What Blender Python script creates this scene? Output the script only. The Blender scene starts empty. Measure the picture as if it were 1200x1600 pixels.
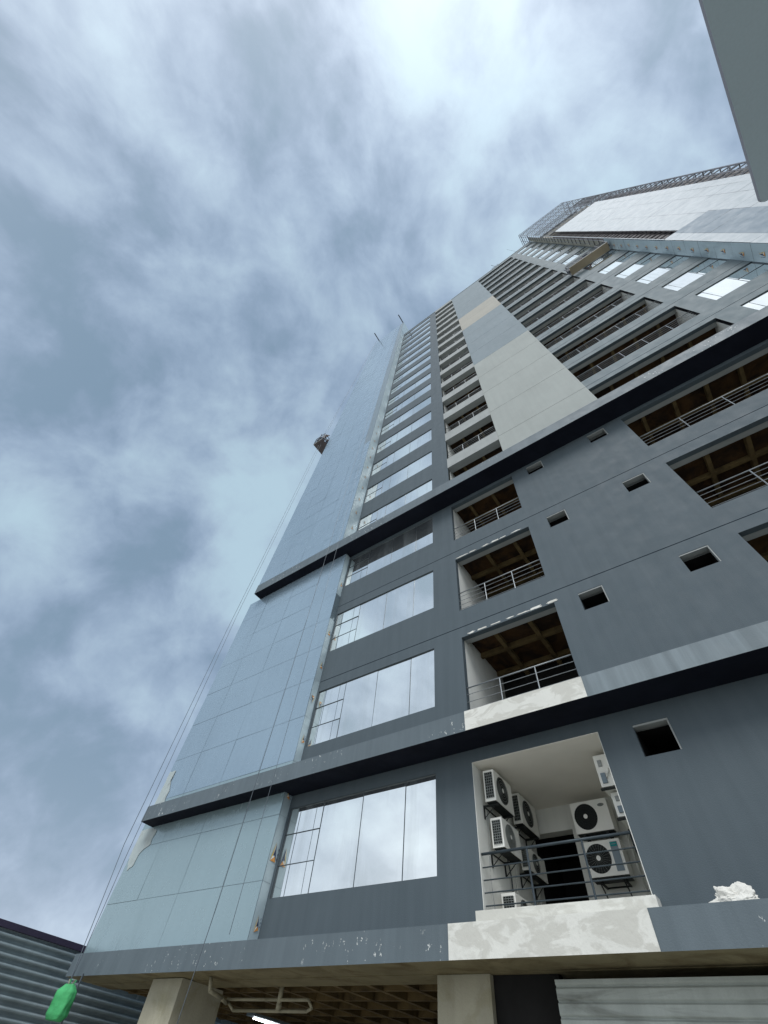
import bpy, bmesh, math, random
from mathutils import Vector, Matrix, noise as mnoise
random.seed(7)
R = math.radians
S = bpy.context.scene
C = S.collection

# ------------------------------------------------------------------ camera
K = 8.0                      # metres between the camera and the facade plane
EYE = 1.6
def P(u, Y, v): return (u*K, Y*K, v*K+EYE)
yaw, pitch, roll, fpx = -0.75861922, 0.97722265, 0.15945604, 655.07
d = Vector((math.sin(yaw)*math.cos(pitch), math.cos(yaw)*math.cos(pitch), math.sin(pitch)))
rt = d.cross(Vector((0, 0, 1))).normalized(); up = rt.cross(d)
r2 = rt*math.cos(roll)+up*math.sin(roll); u2 = r2.cross(d)
cam_d = bpy.data.cameras.new('camera'); cam = bpy.data.objects.new('camera', cam_d); C.objects.link(cam)
m = Matrix.Identity(4)
for i in range(3):
    m[i][0] = r2[i]; m[i][1] = u2[i]; m[i][2] = -d[i]
m[0][3], m[1][3], m[2][3] = 0, 0, EYE
cam.matrix_world = m
cam_d.sensor_fit = 'HORIZONTAL'; cam_d.sensor_width = 36; cam_d.lens = 36*fpx/1200
cam_d.clip_start = .05; cam_d.clip_end = 3000
S.camera = cam

# ------------------------------------------------------------------ world and sun
SUN = Vector((.42, -1.0, 1.3)).normalized()
GLOW = Vector((1.0, -1.15, 2.0)).normalized()
w = bpy.data.worlds.new('World'); S.world = w; w.use_nodes = True
nt = w.node_tree; N = nt.nodes; L = nt.links; N.clear()
def nd(t, **k):
    n = N.new(t)
    for a, b in k.items(): setattr(n, a, b)
    return n
def mth(op, a, b=None, clamp=False):
    n = nd('ShaderNodeMath', operation=op, use_clamp=clamp)
    for i, x in enumerate((a, b)):
        if x is None: continue
        if isinstance(x, (int, float)): n.inputs[i].default_value = x
        else: L.new(x, n.inputs[i])
    return n.outputs[0]
tc = nd('ShaderNodeTexCoord'); sep = nd('ShaderNodeSeparateXYZ'); L.new(tc.outputs['Generated'], sep.inputs[0])
den = mth('ADD', mth('MAXIMUM', sep.outputs[2], 0.0), .22)
cmb = nd('ShaderNodeCombineXYZ')
L.new(mth('DIVIDE', sep.outputs[0], den), cmb.inputs[0]); L.new(mth('DIVIDE', sep.outputs[1], den), cmb.inputs[1])
def cloud(scale, detail, rough, rot, sc, loc, dist):
    mp = nd('ShaderNodeMapping'); mp.inputs['Rotation'].default_value = (R(20), R(-15), R(rot))
    mp.inputs['Scale'].default_value = sc; mp.inputs['Location'].default_value = loc
    L.new(tc.outputs['Generated'], mp.inputs[0])
    n = nd('ShaderNodeTexNoise'); n.inputs['Scale'].default_value = scale; n.inputs['Detail'].default_value = detail
    n.inputs['Roughness'].default_value = rough; n.inputs['Distortion'].default_value = dist
    L.new(mp.outputs[0], n.inputs['Vector']); return n.outputs['Fac']
CLROT = 35
c1 = cloud(3.0, 8, .53, CLROT, (1.1, .95, 1), (3.1, 1.7, 0), .25)
c2 = cloud(7.5, 7, .58, CLROT, (1.05, .95, 1), (7.3, 2.2, 4), .3)
c3 = cloud(1.7, 3, .5, 10, (1, 1, 1), (1.3, 5.2, 2), .2)
mix = mth('ADD', mth('ADD', mth('MULTIPLY', c1, .60), mth('MULTIPLY', c2, .28)), mth('MULTIPLY', c3, .12))
ramp = nd('ShaderNodeValToRGB'); L.new(mix, ramp.inputs[0])
cr = ramp.color_ramp; cr.interpolation = 'B_SPLINE'
cr.elements[0].position = .41; cr.elements[0].color = (.225, .335, .455, 1)
cr.elements[1].position = .63; cr.elements[1].color = (.50, .68, .80, 1)
for p_, c_ in ((.455, (.28, .385, .53)), (.49, (.33, .445, .60)), (.53, (.395, .52, .67)), (.575, (.46, .61, .745))):
    e = cr.elements.new(p_); e.color = (*c_, 1)
# brighter cloud towards the hidden sun and towards the horizon, cooler blue opposite
dot = nd('ShaderNodeVectorMath', operation='DOT_PRODUCT'); L.new(tc.outputs['Generated'], dot.inputs[0]); dot.inputs[1].default_value = GLOW
sunf = mth('POWER', mth('MAXIMUM', dot.outputs['Value'], 0.0), 8.0)
hor = mth('POWER', mth('SUBTRACT', 1.0, mth('MAXIMUM', sep.outputs[2], 0.0)), 5.0)
gain = mth('ADD', mth('ADD', .965, mth('MULTIPLY', sunf, 1.0)), mth('MULTIPLY', hor, .55))
back = mth('POWER', mth('MAXIMUM', mth('MULTIPLY', sep.outputs[1], -1.0), 0.0), 2.2)
gain = mth('ADD', gain, mth('MULTIPLY', back, .95))
vm = nd('ShaderNodeVectorMath', operation='SCALE'); L.new(ramp.outputs[0], vm.inputs[0]); L.new(gain, vm.inputs['Scale'])
wm = nd('ShaderNodeMix', data_type='RGBA'); L.new(mth('ADD', mth('ADD', mth('MULTIPLY', sunf, .75), mth('MULTIPLY', hor, .7)), mth('MULTIPLY', back, 1.1), True), wm.inputs[0])
L.new(vm.outputs[0], wm.inputs[6])
des = nd('ShaderNodeHueSaturation'); des.inputs['Saturation'].default_value = .25; L.new(vm.outputs[0], des.inputs['Color']); L.new(des.outputs[0], wm.inputs[7])
sky = nd('ShaderNodeTexSky', sky_type='NISHITA', sun_disc=False); sky.sun_elevation = math.asin(SUN.z); sky.sun_rotation = math.atan2(SUN.x, SUN.y)
bg1 = nd('ShaderNodeBackground'); L.new(sky.outputs[0], bg1.inputs[0]); bg1.inputs[1].default_value = .05
bg2 = nd('ShaderNodeBackground'); L.new(wm.outputs[2], bg2.inputs[0]); bg2.inputs[1].default_value = 1.0
ms = nd('ShaderNodeMixShader'); ms.inputs[0].default_value = .95; L.new(bg1.outputs[0], ms.inputs[1]); L.new(bg2.outputs[0], ms.inputs[2])
ow = nd('ShaderNodeOutputWorld'); L.new(ms.outputs[0], ow.inputs[0])
sl = bpy.data.lights.new('sun', 'SUN'); sl.energy = 2.0; sl.angle = R(26); sl.color = (1, .985, .965)
so = bpy.data.objects.new('sun', sl); C.objects.link(so); so.rotation_euler = SUN.to_track_quat('Z', 'Y').to_euler()
S.view_settings.view_transform = 'Standard'; S.view_settings.look = 'None'; S.view_settings.gamma = 1
S.view_settings.exposure = 0.0
S.render.engine = 'CYCLES'
S.cycles.max_bounces = 8; S.cycles.diffuse_bounces = 5; S.cycles.glossy_bounces = 4; S.cycles.use_denoising = True
S.cycles.sample_clamp_indirect = 4

# ------------------------------------------------------------------ materials
def mat(name, base, rough=.7, metal=0., var=.12, vscale=1.5, spec=.3, bump=0., bscale=40, streak=0., speck=None, second=None, sec_scale=2., sec_pos=(.45, .6), sec_stretch=(1, 1, 1), grain=0., coat=0., emit=None):
    m_ = bpy.data.materials.new(name); m_.use_nodes = True
    t = m_.node_tree; n = t.nodes; l = t.links
    b = n['Principled BSDF']
    b.inputs['Roughness'].default_value = rough; b.inputs['Metallic'].default_value = metal
    b.inputs['Specular IOR Level'].default_value = spec
    if coat: b.inputs['Coat Weight'].default_value = coat; b.inputs['Coat Roughness'].default_value = .08
    geo = n.new('ShaderNodeNewGeometry')
    def nz(scale, det, stretch=(1, 1, 1), rg=.55, dist=0.):
        mp = n.new('ShaderNodeMapping'); mp.inputs['Scale'].default_value = stretch; l.new(geo.outputs['Position'], mp.inputs[0])
        q = n.new('ShaderNodeTexNoise'); q.inputs['Scale'].default_value = scale; q.inputs['Detail'].default_value = det
        q.inputs['Roughness'].default_value = rg; q.inputs['Distortion'].default_value = dist
        l.new(mp.outputs[0], q.inputs['Vector']); return q.outputs['Fac']
    def rmp(f, a, b_, ca, cb):
        q = n.new('ShaderNodeMapRange'); q.inputs[1].default_value = a; q.inputs[2].default_value = b_
        q.inputs[3].default_value = ca; q.inputs[4].default_value = cb; l.new(f, q.inputs[0]); return q.outputs[0]
    def mx(f, a, b_, mode='MIX'):
        q = n.new('ShaderNodeMix'); q.data_type = 'RGBA'; q.blend_type = mode
        for i, x in ((0, f), (6, a), (7, b_)):
            if isinstance(x, (int, float)): q.inputs[i].default_value = x
            elif isinstance(x, tuple): q.inputs[i].default_value = (*x, 1)
            else: l.new(x, q.inputs[i])
        return q.outputs[2]
    col = mx(rmp(nz(vscale, 5), .3, .7, 0, 1), tuple(c*(1-var) for c in base), tuple(min(1, c*(1+var)) for c in base))
    if second is not None:
        col = mx(rmp(nz(sec_scale, 6, sec_stretch, .62, .6), sec_pos[0], sec_pos[1], 0, 1), col, second)
    if streak:
        s_ = rmp(nz(5, 4, (1, 1, .06), .6), .35, .7, 0, 1)
        q = n.new('ShaderNodeMath'); q.operation = 'MULTIPLY'; l.new(s_, q.inputs[0]); q.inputs[1].default_value = abs(streak)
        tgt = tuple(min(1, c*1.6+.03) for c in base) if streak > 0 else tuple(c*.45 for c in base)
        col = mx(q.outputs[0], col, tgt)
    if grain:
        col = mx(rmp(nz(90, 3), .3, .7, 0, grain), col, tuple(c*.5 for c in base))
    if speck:
        thr, sc = speck
        f1 = rmp(nz(sc, 3, (1, 1, .55), .7), thr, thr+.02, 0, 1)
        f2 = rmp(nz(.9, 3), .5, .6, 0, 1)
        q = n.new('ShaderNodeMath'); q.operation = 'MULTIPLY'; l.new(f1, q.inputs[0]); l.new(f2, q.inputs[1])
        col = mx(q.outputs[0], col, (.6, .62, .6))
    l.new(col, b.inputs['Base Color'])
    rr = rmp(nz(3.1, 4), .3, .7, max(0, rough-.08), min(1, rough+.08)); l.new(rr, b.inputs['Roughness'])
    if bump:
        bp = n.new('ShaderNodeBump'); bp.inputs['Strength'].default_value = bump; bp.inputs['Distance'].default_value = .01
        l.new(nz(bscale, 4), bp.inputs['Height']); l.new(bp.outputs[0], b.inputs['Normal'])
    if emit:
        b.inputs['Emission Color'].default_value = (*emit[0], 1); b.inputs['Emission Strength'].default_value = emit[1]
    return m_

def glass_mat(name, tint, dark, w_):
    """Coated facade glass: mirror-like outer coating over a dark room."""
    m_ = bpy.data.materials.new(name); m_.use_nodes = True
    t = m_.node_tree; n = t.nodes; l = t.links; n.clear()
    o = n.new('ShaderNodeOutputMaterial'); g = n.new('ShaderNodeBsdfGlossy'); g.inputs['Roughness'].default_value = .012
    g.inputs['Color'].default_value = (*tint, 1); df = n.new('ShaderNodeBsdfDiffuse')
    geo = n.new('ShaderNodeNewGeometry')
    mp = n.new('ShaderNodeMapping'); mp.inputs['Scale'].default_value = (1, 1, .12); l.new(geo.outputs['Position'], mp.inputs[0])
    q = n.new('ShaderNodeTexNoise'); q.inputs['Scale'].default_value = 3; q.inputs['Detail'].default_value = 6; l.new(mp.outputs[0], q.inputs['Vector'])
    r_ = n.new('ShaderNodeMapRange'); r_.inputs[1].default_value = .52; r_.inputs[2].default_value = .8; r_.inputs[3].default_value = w_; r_.inputs[4].default_value = w_+.22
    l.new(q.outputs[0], r_.inputs[0])
    q2 = n.new('ShaderNodeTexNoise'); q2.inputs['Scale'].default_value = .45; l.new(geo.outputs['Position'], q2.inputs['Vector'])
    bp = n.new('ShaderNodeBump'); bp.inputs['Strength'].default_value = .12; bp.inputs['Distance'].default_value = .02; l.new(q2.outputs[0], bp.inputs['Height']); l.new(bp.outputs[0], g.inputs['Normal'])
    df.inputs['Color'].default_value = (*dark, 1)
    mm = n.new('ShaderNodeMixShader'); l.new(r_.outputs[0], mm.inputs[0]); l.new(g.outputs[0], mm.inputs[1]); l.new(df.outputs[0], mm.inputs[2]); l.new(mm.outputs[0], o.inputs[0])
    return m_

GREY = (.083, .106, .121)
M = {}
M['paint'] = mat('dark_grey_wall_paint', GREY, .62, var=.035, vscale=.5, spec=.14, bump=.3, bscale=60, streak=.14, speck=(.76, 26), grain=.1)
M['ledge'] = mat('ledge_grey_paint', (.10, .128, .145), .6, var=.08, vscale=.8, spec=.35, bump=.25, bscale=60, streak=.22, speck=(.65, 17), grain=.08)
M['ledge_r'] = mat('streaked_ledge_paint', (.135, .168, .185), .6, var=.08, vscale=.8, spec=.35, bump=.2, streak=.6, grain=.08)
M['soffit_shade'] = mat('shaded_soffit_black', (.010, .012, .02), .8, var=.2, spec=.1)  # shade under the ledges put into a near-black colour
M['groove'] = mat('groove_shadow_gap', (.012, .02, .03), .9, spec=.05)
M['panel_beige'] = mat('pale_plaster_panel', (.335, .36, .345), .85, var=.06, vscale=.35, bump=.2, streak=-.10, grain=.08)
M['panel_blue'] = mat('blue_grey_panel', (.205, .25, .275), .8, var=.05, vscale=.35, bump=.15, streak=-.08, grain=.06)
M['panel_tan'] = mat('tan_plaster_panel', (.365, .355, .315), .85, var=.06, vscale=.35, bump=.2, streak=-.08, grain=.08)
M['band'] = mat('pale_cement_band', (.33, .35, .345), .85, var=.08, bump=.3, streak=-.12, grain=.1)
M['band_grey'] = mat('grey_upper_band', (.135, .17, .185), .7, var=.06, bump=.15, streak=.1, grain=.06)
M['patch'] = mat('fresh_white_plaster', (.70, .70, .65), .9, var=.05, bump=.6, bscale=14, second=(.57, .565, .515), sec_scale=2.2, sec_pos=(.46, .54), sec_stretch=(1, 1, 1.8), grain=.15)
M['rawconc'] = mat('raw_concrete', (.27, .26, .21), .9, var=.15, vscale=1.2, bump=.5, bscale=25, streak=-.3, second=(.16, .15, .09), sec_scale=1.6, sec_pos=(.5, .68), grain=.25)
M['soffit_raw'] = mat('brown_stained_soffit', (.22, .19, .11), .9, var=.2, vscale=1.2, bump=.4, bscale=25, second=(.13, .10, .05), sec_scale=1.6, sec_pos=(.48, .66), grain=.25)
M['column'] = mat('pale_raw_column_concrete', (.42, .40, .31), .9, var=.12, vscale=1.2, bump=.5, bscale=25, streak=-.25, second=(.30, .28, .18), sec_scale=1.6, sec_pos=(.5, .68), grain=.25)
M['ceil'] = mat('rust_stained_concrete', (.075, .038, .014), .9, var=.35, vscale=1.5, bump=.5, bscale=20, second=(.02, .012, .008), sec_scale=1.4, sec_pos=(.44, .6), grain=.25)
M['rib'] = mat('tan_concrete_rib', (.15, .105, .045), .9, var=.3, vscale=2.5, bump=.4, grain=.25, second=(.06, .04, .02), sec_scale=2.2, sec_pos=(.5, .7))
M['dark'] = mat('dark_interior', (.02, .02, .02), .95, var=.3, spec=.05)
M['plaster_w'] = mat('white_inner_plaster', (.74, .75, .71), .85, var=.07, bump=.2, streak=-.12, grain=.05)
M['ac_ceiling'] = mat('warm_white_ceiling', (.80, .77, .70), .85, var=.04, bump=.1)
M['steel'] = mat('galvanised_railing_steel', (.26, .28, .29), .45, metal=.5, var=.15, vscale=6)
M['steel_dk'] = mat('dark_railing_steel', (.045, .06, .07), .5, metal=.3, var=.2, vscale=6)
M['glass'] = glass_mat('mirror_glass', (.90, .93, .92), (.32, .36, .37), .12)
M['frame'] = mat('anodised_frame', (.07, .085, .095), .4, metal=.4, var=.1)
def film_mat(name, base, gloss, rough, edge=None):
    return mat(name, base, rough, metal=gloss, var=.04, vscale=.45, spec=.5, streak=.05, coat=.15)
M['film'] = film_mat('blue_protective_film', (.275, .37, .45), .3, .24)
M['film_lo'] = film_mat('teal_grey_panel_film', (.27, .365, .395), .28, .24)
M['film_right'] = mat('pale_blue_film', (.145, .20, .25), .6, var=.03, spec=.3)
M['white_panel'] = mat('white_composite_panel', (.18, .235, .275), .45, metal=.0, var=.03, vscale=.6, spec=.4, streak=-.04)
M['return_panel'] = mat('pale_return_panel_film', (.44, .54, .58), .45, metal=.1, var=.07, vscale=.8, spec=.5, streak=-.1, second=(.38, .47, .51), sec_scale=1.0, sec_pos=(.5, .6))
M['return_dk'] = mat('unwrapped_grey_panel', (.17, .22, .25), .3, metal=.35, var=.05)
M['joint'] = mat('panel_joint', (.345, .43, .49), .7, var=.1)
M['logo_o'] = mat('orange_print', (.66, .30, .08), .5, var=.1)
M['logo_y'] = mat('yellow_print', (.66, .45, .06), .5, var=.1)
M['logo_n'] = mat('navy_print', (.02, .03, .09), .5, var=.1)
M['logo_w'] = mat('white_print', (.75, .76, .75), .5, var=.05)
M['brown'] = mat('primer_brown_steel', (.075, .07, .075), .7, var=.3, vscale=3)
M['stud'] = mat('fibre_cement_board', (.30, .29, .24), .8, var=.12, vscale=.8, streak=-.2)
M['truss'] = mat('grey_primer_steel', (.25, .26, .29), .6, metal=.2, var=.15, vscale=3)
M['ground'] = mat('dusty_concrete_yard', (.50, .48, .43), .9, var=.2, vscale=.4, bump=.4, second=(.30, .29, .26), sec_scale=.5, grain=.2)
M['ac'] = mat('white_ac_casing', (.82, .82, .77), .4, var=.04, spec=.4)
M['ac_dk'] = mat('black_ac_grille', (.012, .015, .015), .6, var=.1)
M['ac_fin'] = mat('grey_ac_fins', (.24, .26, .25), .5, metal=.4, var=.2, vscale=8)
M['teal'] = mat('teal_label', (.0, .26, .26), .5, var=.05)
M['corr'] = mat('weathered_corrugated_sheet', (.44, .48, .45), .5, metal=.25, var=.15, vscale=1.5, streak=-.3, second=(.15, .16, .14), sec_scale=1.8, sec_pos=(.52, .7), sec_stretch=(.3, .3, 3), grain=.2)
M['corr_b'] = mat('blue_grey_corrugated_sheet', (.28, .34, .36), .5, metal=.2, var=.2, vscale=1.2, streak=-.25, grain=.25)
M['trim'] = mat('dark_purple_cap', (.035, .028, .055), .6, var=.2)
M['sack'] = mat('bright_green_sack', (.06, .36, .13), .6, var=.2, vscale=5, spec=.3, bump=.5, bscale=30)
M['cable'] = mat('steel_cable', (.10, .12, .14), .5, metal=.4, var=.2)
M['rope'] = mat('dirty_rope', (.30, .28, .22), .9, var=.2, vscale=20)
M['pvc'] = mat('dusty_drain_pipe', (.30, .28, .20), .6, var=.2, vscale=4)
M['lamp'] = mat('lit_tube', (.9, .9, .9), .5, emit=((.95, .97, 1.0), 14.0))
M['rag'] = mat('white_plastic_rag', (.70, .69, .64), .6, var=.12, vscale=9, bump=.4)
M['ply'] = mat('tan_plywood_deck', (.33, .28, .20), .8, var=.12, vscale=1.5, streak=-.1, grain=.1)
M['red'] = mat('red_cloth', (.38, .10, .08), .9, var=.15)
M['skin'] = mat('skin', (.24, .13, .08), .6, var=.05)
M['navy'] = mat('navy_cloth', (.03, .04, .08), .9, var=.15)
M['white_cloth'] = mat('white_cloth', (.68, .68, .68), .9, var=.08)
M['machine'] = mat('hoist_motor_grey', (.10, .11, .13), .5, metal=.3, var=.2)
M['canopy'] = mat('grey_green_soffit_paint', (.46, .56, .62), .75, var=.05, vscale=.7, bump=.1, grain=.1)
M['canopy_edge'] = mat('canopy_edge_paint', (.30, .30, .33), .7, var=.05)

# ------------------------------------------------------------------ mesh helpers (unit coordinates u, Y, v)
class MB:
    def __init__(s): s.v = []; s.f = []; s.mi = []; s.mats = []; s.sm = []
    def m(s, name):
        if name not in s.mats: s.mats.append(name)
        return s.mats.index(name)
    def quad(s, pts, mt, world=False, smooth=False):
        i = len(s.v); s.v += [tuple(p) if world else P(*p) for p in pts]
        s.f.append(tuple(range(i, i+len(pts)))); s.mi.append(s.m(mt)); s.sm.append(smooth)
    def box(s, a, b, mt, faces='xXyYzZ', fm=None):
        """fm: {face: material} overrides"""
        x0, x1 = sorted((a[0], b[0])); y0, y1 = sorted((a[1], b[1])); z0, z1 = sorted((a[2], b[2]))
        F = {'x': [(x0, y0, z0), (x0, y0, z1), (x0, y1, z1), (x0, y1, z0)], 'X': [(x1, y0, z0), (x1, y1, z0), (x1, y1, z1), (x1, y0, z1)],
             'y': [(x0, y0, z0), (x1, y0, z0), (x1, y0, z1), (x0, y0, z1)], 'Y': [(x0, y1, z0), (x0, y1, z1), (x1, y1, z1), (x1, y1, z0)],
             'z': [(x0, y0, z0), (x0, y1, z0), (x1, y1, z0), (x1, y0, z0)], 'Z': [(x0, y0, z1), (x1, y0, z1), (x1, y1, z1), (x0, y1, z1)]}
        for k in faces: s.quad(F[k], (fm or {}).get(k, mt))
    def tube(s, a, b, r, mt, n=6, world=False, r2_=None, cap=True):
        a = Vector(a if world else P(*a)); b = Vector(b if world else P(*b)); r2_ = r if r2_ is None else r2_
        ax = (b-a).normalized(); t = Vector((0, 0, 1)) if abs(ax.z) < .9 else Vector((1, 0, 0))
        e1 = ax.cross(t).normalized(); e2 = ax.cross(e1)
        A = [a+(e1*math.cos(2*math.pi*k/n)+e2*math.sin(2*math.pi*k/n))*r for k in range(n)]
        B = [b+(e1*math.cos(2*math.pi*k/n)+e2*math.sin(2*math.pi*k/n))*r2_ for k in range(n)]
        for k in range(n):
            s.quad([A[k], A[(k+1) % n], B[(k+1) % n], B[k]], mt, True, n > 6)
        if cap: s.quad(A[::-1], mt, True); s.quad(B, mt, True)
    def path(s, pts, r, mt, n=6, world=False):
        for a, b in zip(pts, pts[1:]): s.tube(a, b, r, mt, n, world)
    def build(s, name, parent=None, origin=None, **props):
        o_ = Vector(origin) if origin is not None else None
        vs = s.v if o_ is None else [tuple(Vector(p)-o_) for p in s.v]
        me = bpy.data.meshes.new(name); me.from_pydata(vs, [], s.f)
        for k in s.mats: me.materials.append(M[k])
        me.polygons.foreach_set('material_index', s.mi); me.polygons.foreach_set('use_smooth', s.sm); me.update()
        if any(s.sm):
            bm = bmesh.new(); bm.from_mesh(me); bmesh.ops.remove_doubles(bm, verts=bm.verts, dist=1e-4); bm.to_mesh(me); bm.free()
        o = bpy.data.objects.new(name, me); C.objects.link(o)
        if parent is not None: o.parent = parent
        if o_ is not None: o.location = o_
        for k, v_ in props.items(): o[k] = v_
        return o
def empty(name, loc, label, cat, group=None):
    o = bpy.data.objects.new(name, None); o.empty_display_size = .2; C.objects.link(o); o.location = loc
    o['label'] = label; o['category'] = cat
    if group: o['group'] = group
    return o
def tag(o, label, cat, group=None):
    o['label'] = label; o['category'] = cat
    if group: o['group'] = group
    return o
def part(mb, name, parent, **k):
    """Part under a thing whose Empty sits at a world location (unrotated)."""
    w0 = Vector((0, 0, 0)); q = parent
    while q is not None: w0 += q.location; q = q.parent
    o = mb.build(name, None, None, **k)
    me = o.data
    me.transform(Matrix.Translation(-w0)); o.parent = parent
    return o

def wall_holes(mb, x0, x1, z0, z1, holes, Y, th, mt, rev=None):
    """Front face at depth Y with rectangular holes (x0,x1,z0,z1) and reveals th deep."""
    rev = rev or mt
    xs = sorted({x0, x1} | {h[i] for h in holes for i in (0, 1)}); zs = sorted({z0, z1} | {h[i] for h in holes for i in (2, 3)})
    xs = [x for x in xs if x0 <= x <= x1]; zs = [z for z in zs if z0 <= z <= z1]
    for a, b in zip(xs, xs[1:]):
        run = None
        for c_, e_ in list(zip(zs, zs[1:]))+[(None, None)]:
            solid = c_ is not None and not any(h[0] < (a+b)/2 < h[1] and h[2] < (c_+e_)/2 < h[3] for h in holes)
            if solid:
                if run is None: run = [c_, e_]
                else: run[1] = e_
            elif run is not None:
                mb.quad([(a, Y, run[0]), (b, Y, run[0]), (b, Y, run[1]), (a, Y, run[1])], mt); run = None
    for h in holes:
        hx0, hx1 = max(h[0], x0), min(h[1], x1); hz0, hz1 = max(h[2], z0), min(h[3], z1)
        if hx0 >= hx1 or hz0 >= hz1: continue
        Z = Y+th
        mb.quad([(hx0, Y, hz0), (hx0, Z, hz0), (hx0, Z, hz1), (hx0, Y, hz1)], rev)
        mb.quad([(hx1, Y, hz0), (hx1, Y, hz1), (hx1, Z, hz1), (hx1, Z, hz0)], rev)
        mb.quad([(hx0, Y, hz1), (hx0, Z, hz1), (hx1, Z, hz1), (hx1, Y, hz1)], rev)
        mb.quad([(hx0, Y, hz0), (hx1, Y, hz0), (hx1, Z, hz0), (hx0, Z, hz0)], rev)

# ------------------------------------------------------------------ dimensions read off the photograph
TH = .018
XL, XR = -1.145, 1.187           # inner faces of the two cladding bays
WX = (-1.138, -.616)             # left windows
BX = (-.510, -.194)              # left loggias
SX = (-.194, .287)               # plain strip
GX = (.287, .850)                # wide loggias
RX = (.938, 1.187)               # right windows
pod = [.541+.3965*k for k in range(4)]
upp = [2.119+.3695*j for j in range(16)]
ROOF = 7.80
BACK = 2.2
# ------------------------------------------------------------------ ground
mb = MB(); n = 24; ex = 400
mb.quad([(-ex, -ex, 0), (ex, -ex, 0), (ex, ex, 0), (-ex, ex, 0)], 'ground', True)
g = mb.build('ground'); g['kind'] = 'structure'

# ------------------------------------------------------------------ the tower
T = empty('tower_building', (0, K, 0), 'tall dark grey tower with blue film-wrapped corner bay and open loggias', 'building')

# podium wall
holes = []
podloggia = [(.262, .546), (.655, .938), (1.056, 1.332), (1.462, 1.728)]
for k in range(4):
    holes.append((WX[0], WX[1], pod[k]-.211, pod[k]))
    holes.append((BX[0], BX[1], *podloggia[k]))
    vt = (.541, .938, 1.336, 1.732)[k]
    holes.append((-.122, -.052, vt-.065, vt)); holes.append((.152, .223, vt-.065, vt))
    holes.append((.293, GX[1], max(podloggia[k][0], .3 if k == 0 else 0), podloggia[k][1]))
mb = MB(); wall_holes(mb, XL, 2.0, .19, 1.80, holes, 1.0, TH, 'paint')
part(mb, 'podium_wall', T)
# grooves scored in the podium wall
for z in (.981, 1.383):
    mb = MB(); mb.box((XL+.002, 1.0-.0004, z-.0011), (2.0, 1.004, z+.0011), 'groove'); part(mb, 'groove_line', T)
# small light patches of chipped plaster over the lintels
def blob(mb, cx, cz, w_, h_, Y, mt, seed, n_=26, lump=.35, flat=0):
    pts = []
    for i in range(n_):
        a = 2*math.pi*i/n_
        rr = 1+lump*mnoise.noise(Vector((math.cos(a)*1.7+seed*3.1, math.sin(a)*1.7, seed)))+.15*mnoise.noise(Vector((math.cos(a)*6+seed, math.sin(a)*6, seed*2.)))
        zz = math.sin(a)*rr*h_
        if flat and zz < -h_*flat: zz = -h_*flat
        pts.append((cx+math.cos(a)*rr*w_, Y, cz+zz))
    c0 = (cx, Y, cz)
    for i in range(n_): mb.quad([c0, pts[i], pts[(i+1) % n_]], mt)
for k, z in ((1, .938), (2, 1.332)):
    for q in range(7 if k == 1 else 6):
        mb = MB(); blob(mb, -.47+.045*q+random.uniform(-.01, .01), z+.006, random.uniform(.012, .026), random.uniform(.002, .0045), .9994-.0001*q, 'patch', q+k*9, lump=.8, flat=.85)
        part(mb, 'chipped_plaster', T)
# upper wall: left window column, jambs and right window column
holes = [(WX[0], WX[1], z-.192, z) for z in upp]
mb = MB(); wall_holes(mb, XL, BX[0], 1.80, ROOF, holes, 1.0, TH, 'paint'); part(mb, 'upper_wall', T)
holes = [(RX[0], RX[1], z-.192, z) for z in upp]
mb = MB(); wall_holes(mb, GX[1], XR, 1.80, ROOF, holes, 1.0, TH, 'band_grey'); part(mb, 'upper_wall', T)
for j in range(16):
    z = upp[j]+.055
    mb = MB(); mb.box((GX[0], 1-.0004, z-.001), (RX[0]+.25, 1.002, z+.001), 'groove'); part(mb, 'groove_line', T)
mb = MB(); wall_holes(mb, XL, XR, ROOF-.001, ROOF+.0001, [], 1.0, TH, 'band_grey')
mb.box((XL, .996, ROOF), (XR, 1.03, ROOF+.03), 'band_grey'); part(mb, 'roof_coping', T)
# strip panels
edges = [1.80]+[z+.055 for z in upp]; edges[-1] = ROOF-.0005
for j in range(16):
    a, b = edges[j], edges[j+1]
    mt = 'panel_beige' if j <= 4 else 'panel_blue' if j <= 8 else 'panel_tan' if j <= 10 else 'panel_blue'
    mb = MB(); mb.box((SX[0], 1.0, a+.0013), (SX[1], 1.02, b-.0013), mt); part(mb, 'strip_panel', T)
mb = MB(); mb.box((SX[0]+.001, 1.003, 1.80), (SX[1]-.001, 1.012, ROOF-.002), 'groove'); part(mb, 'strip_backing', T)

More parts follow.
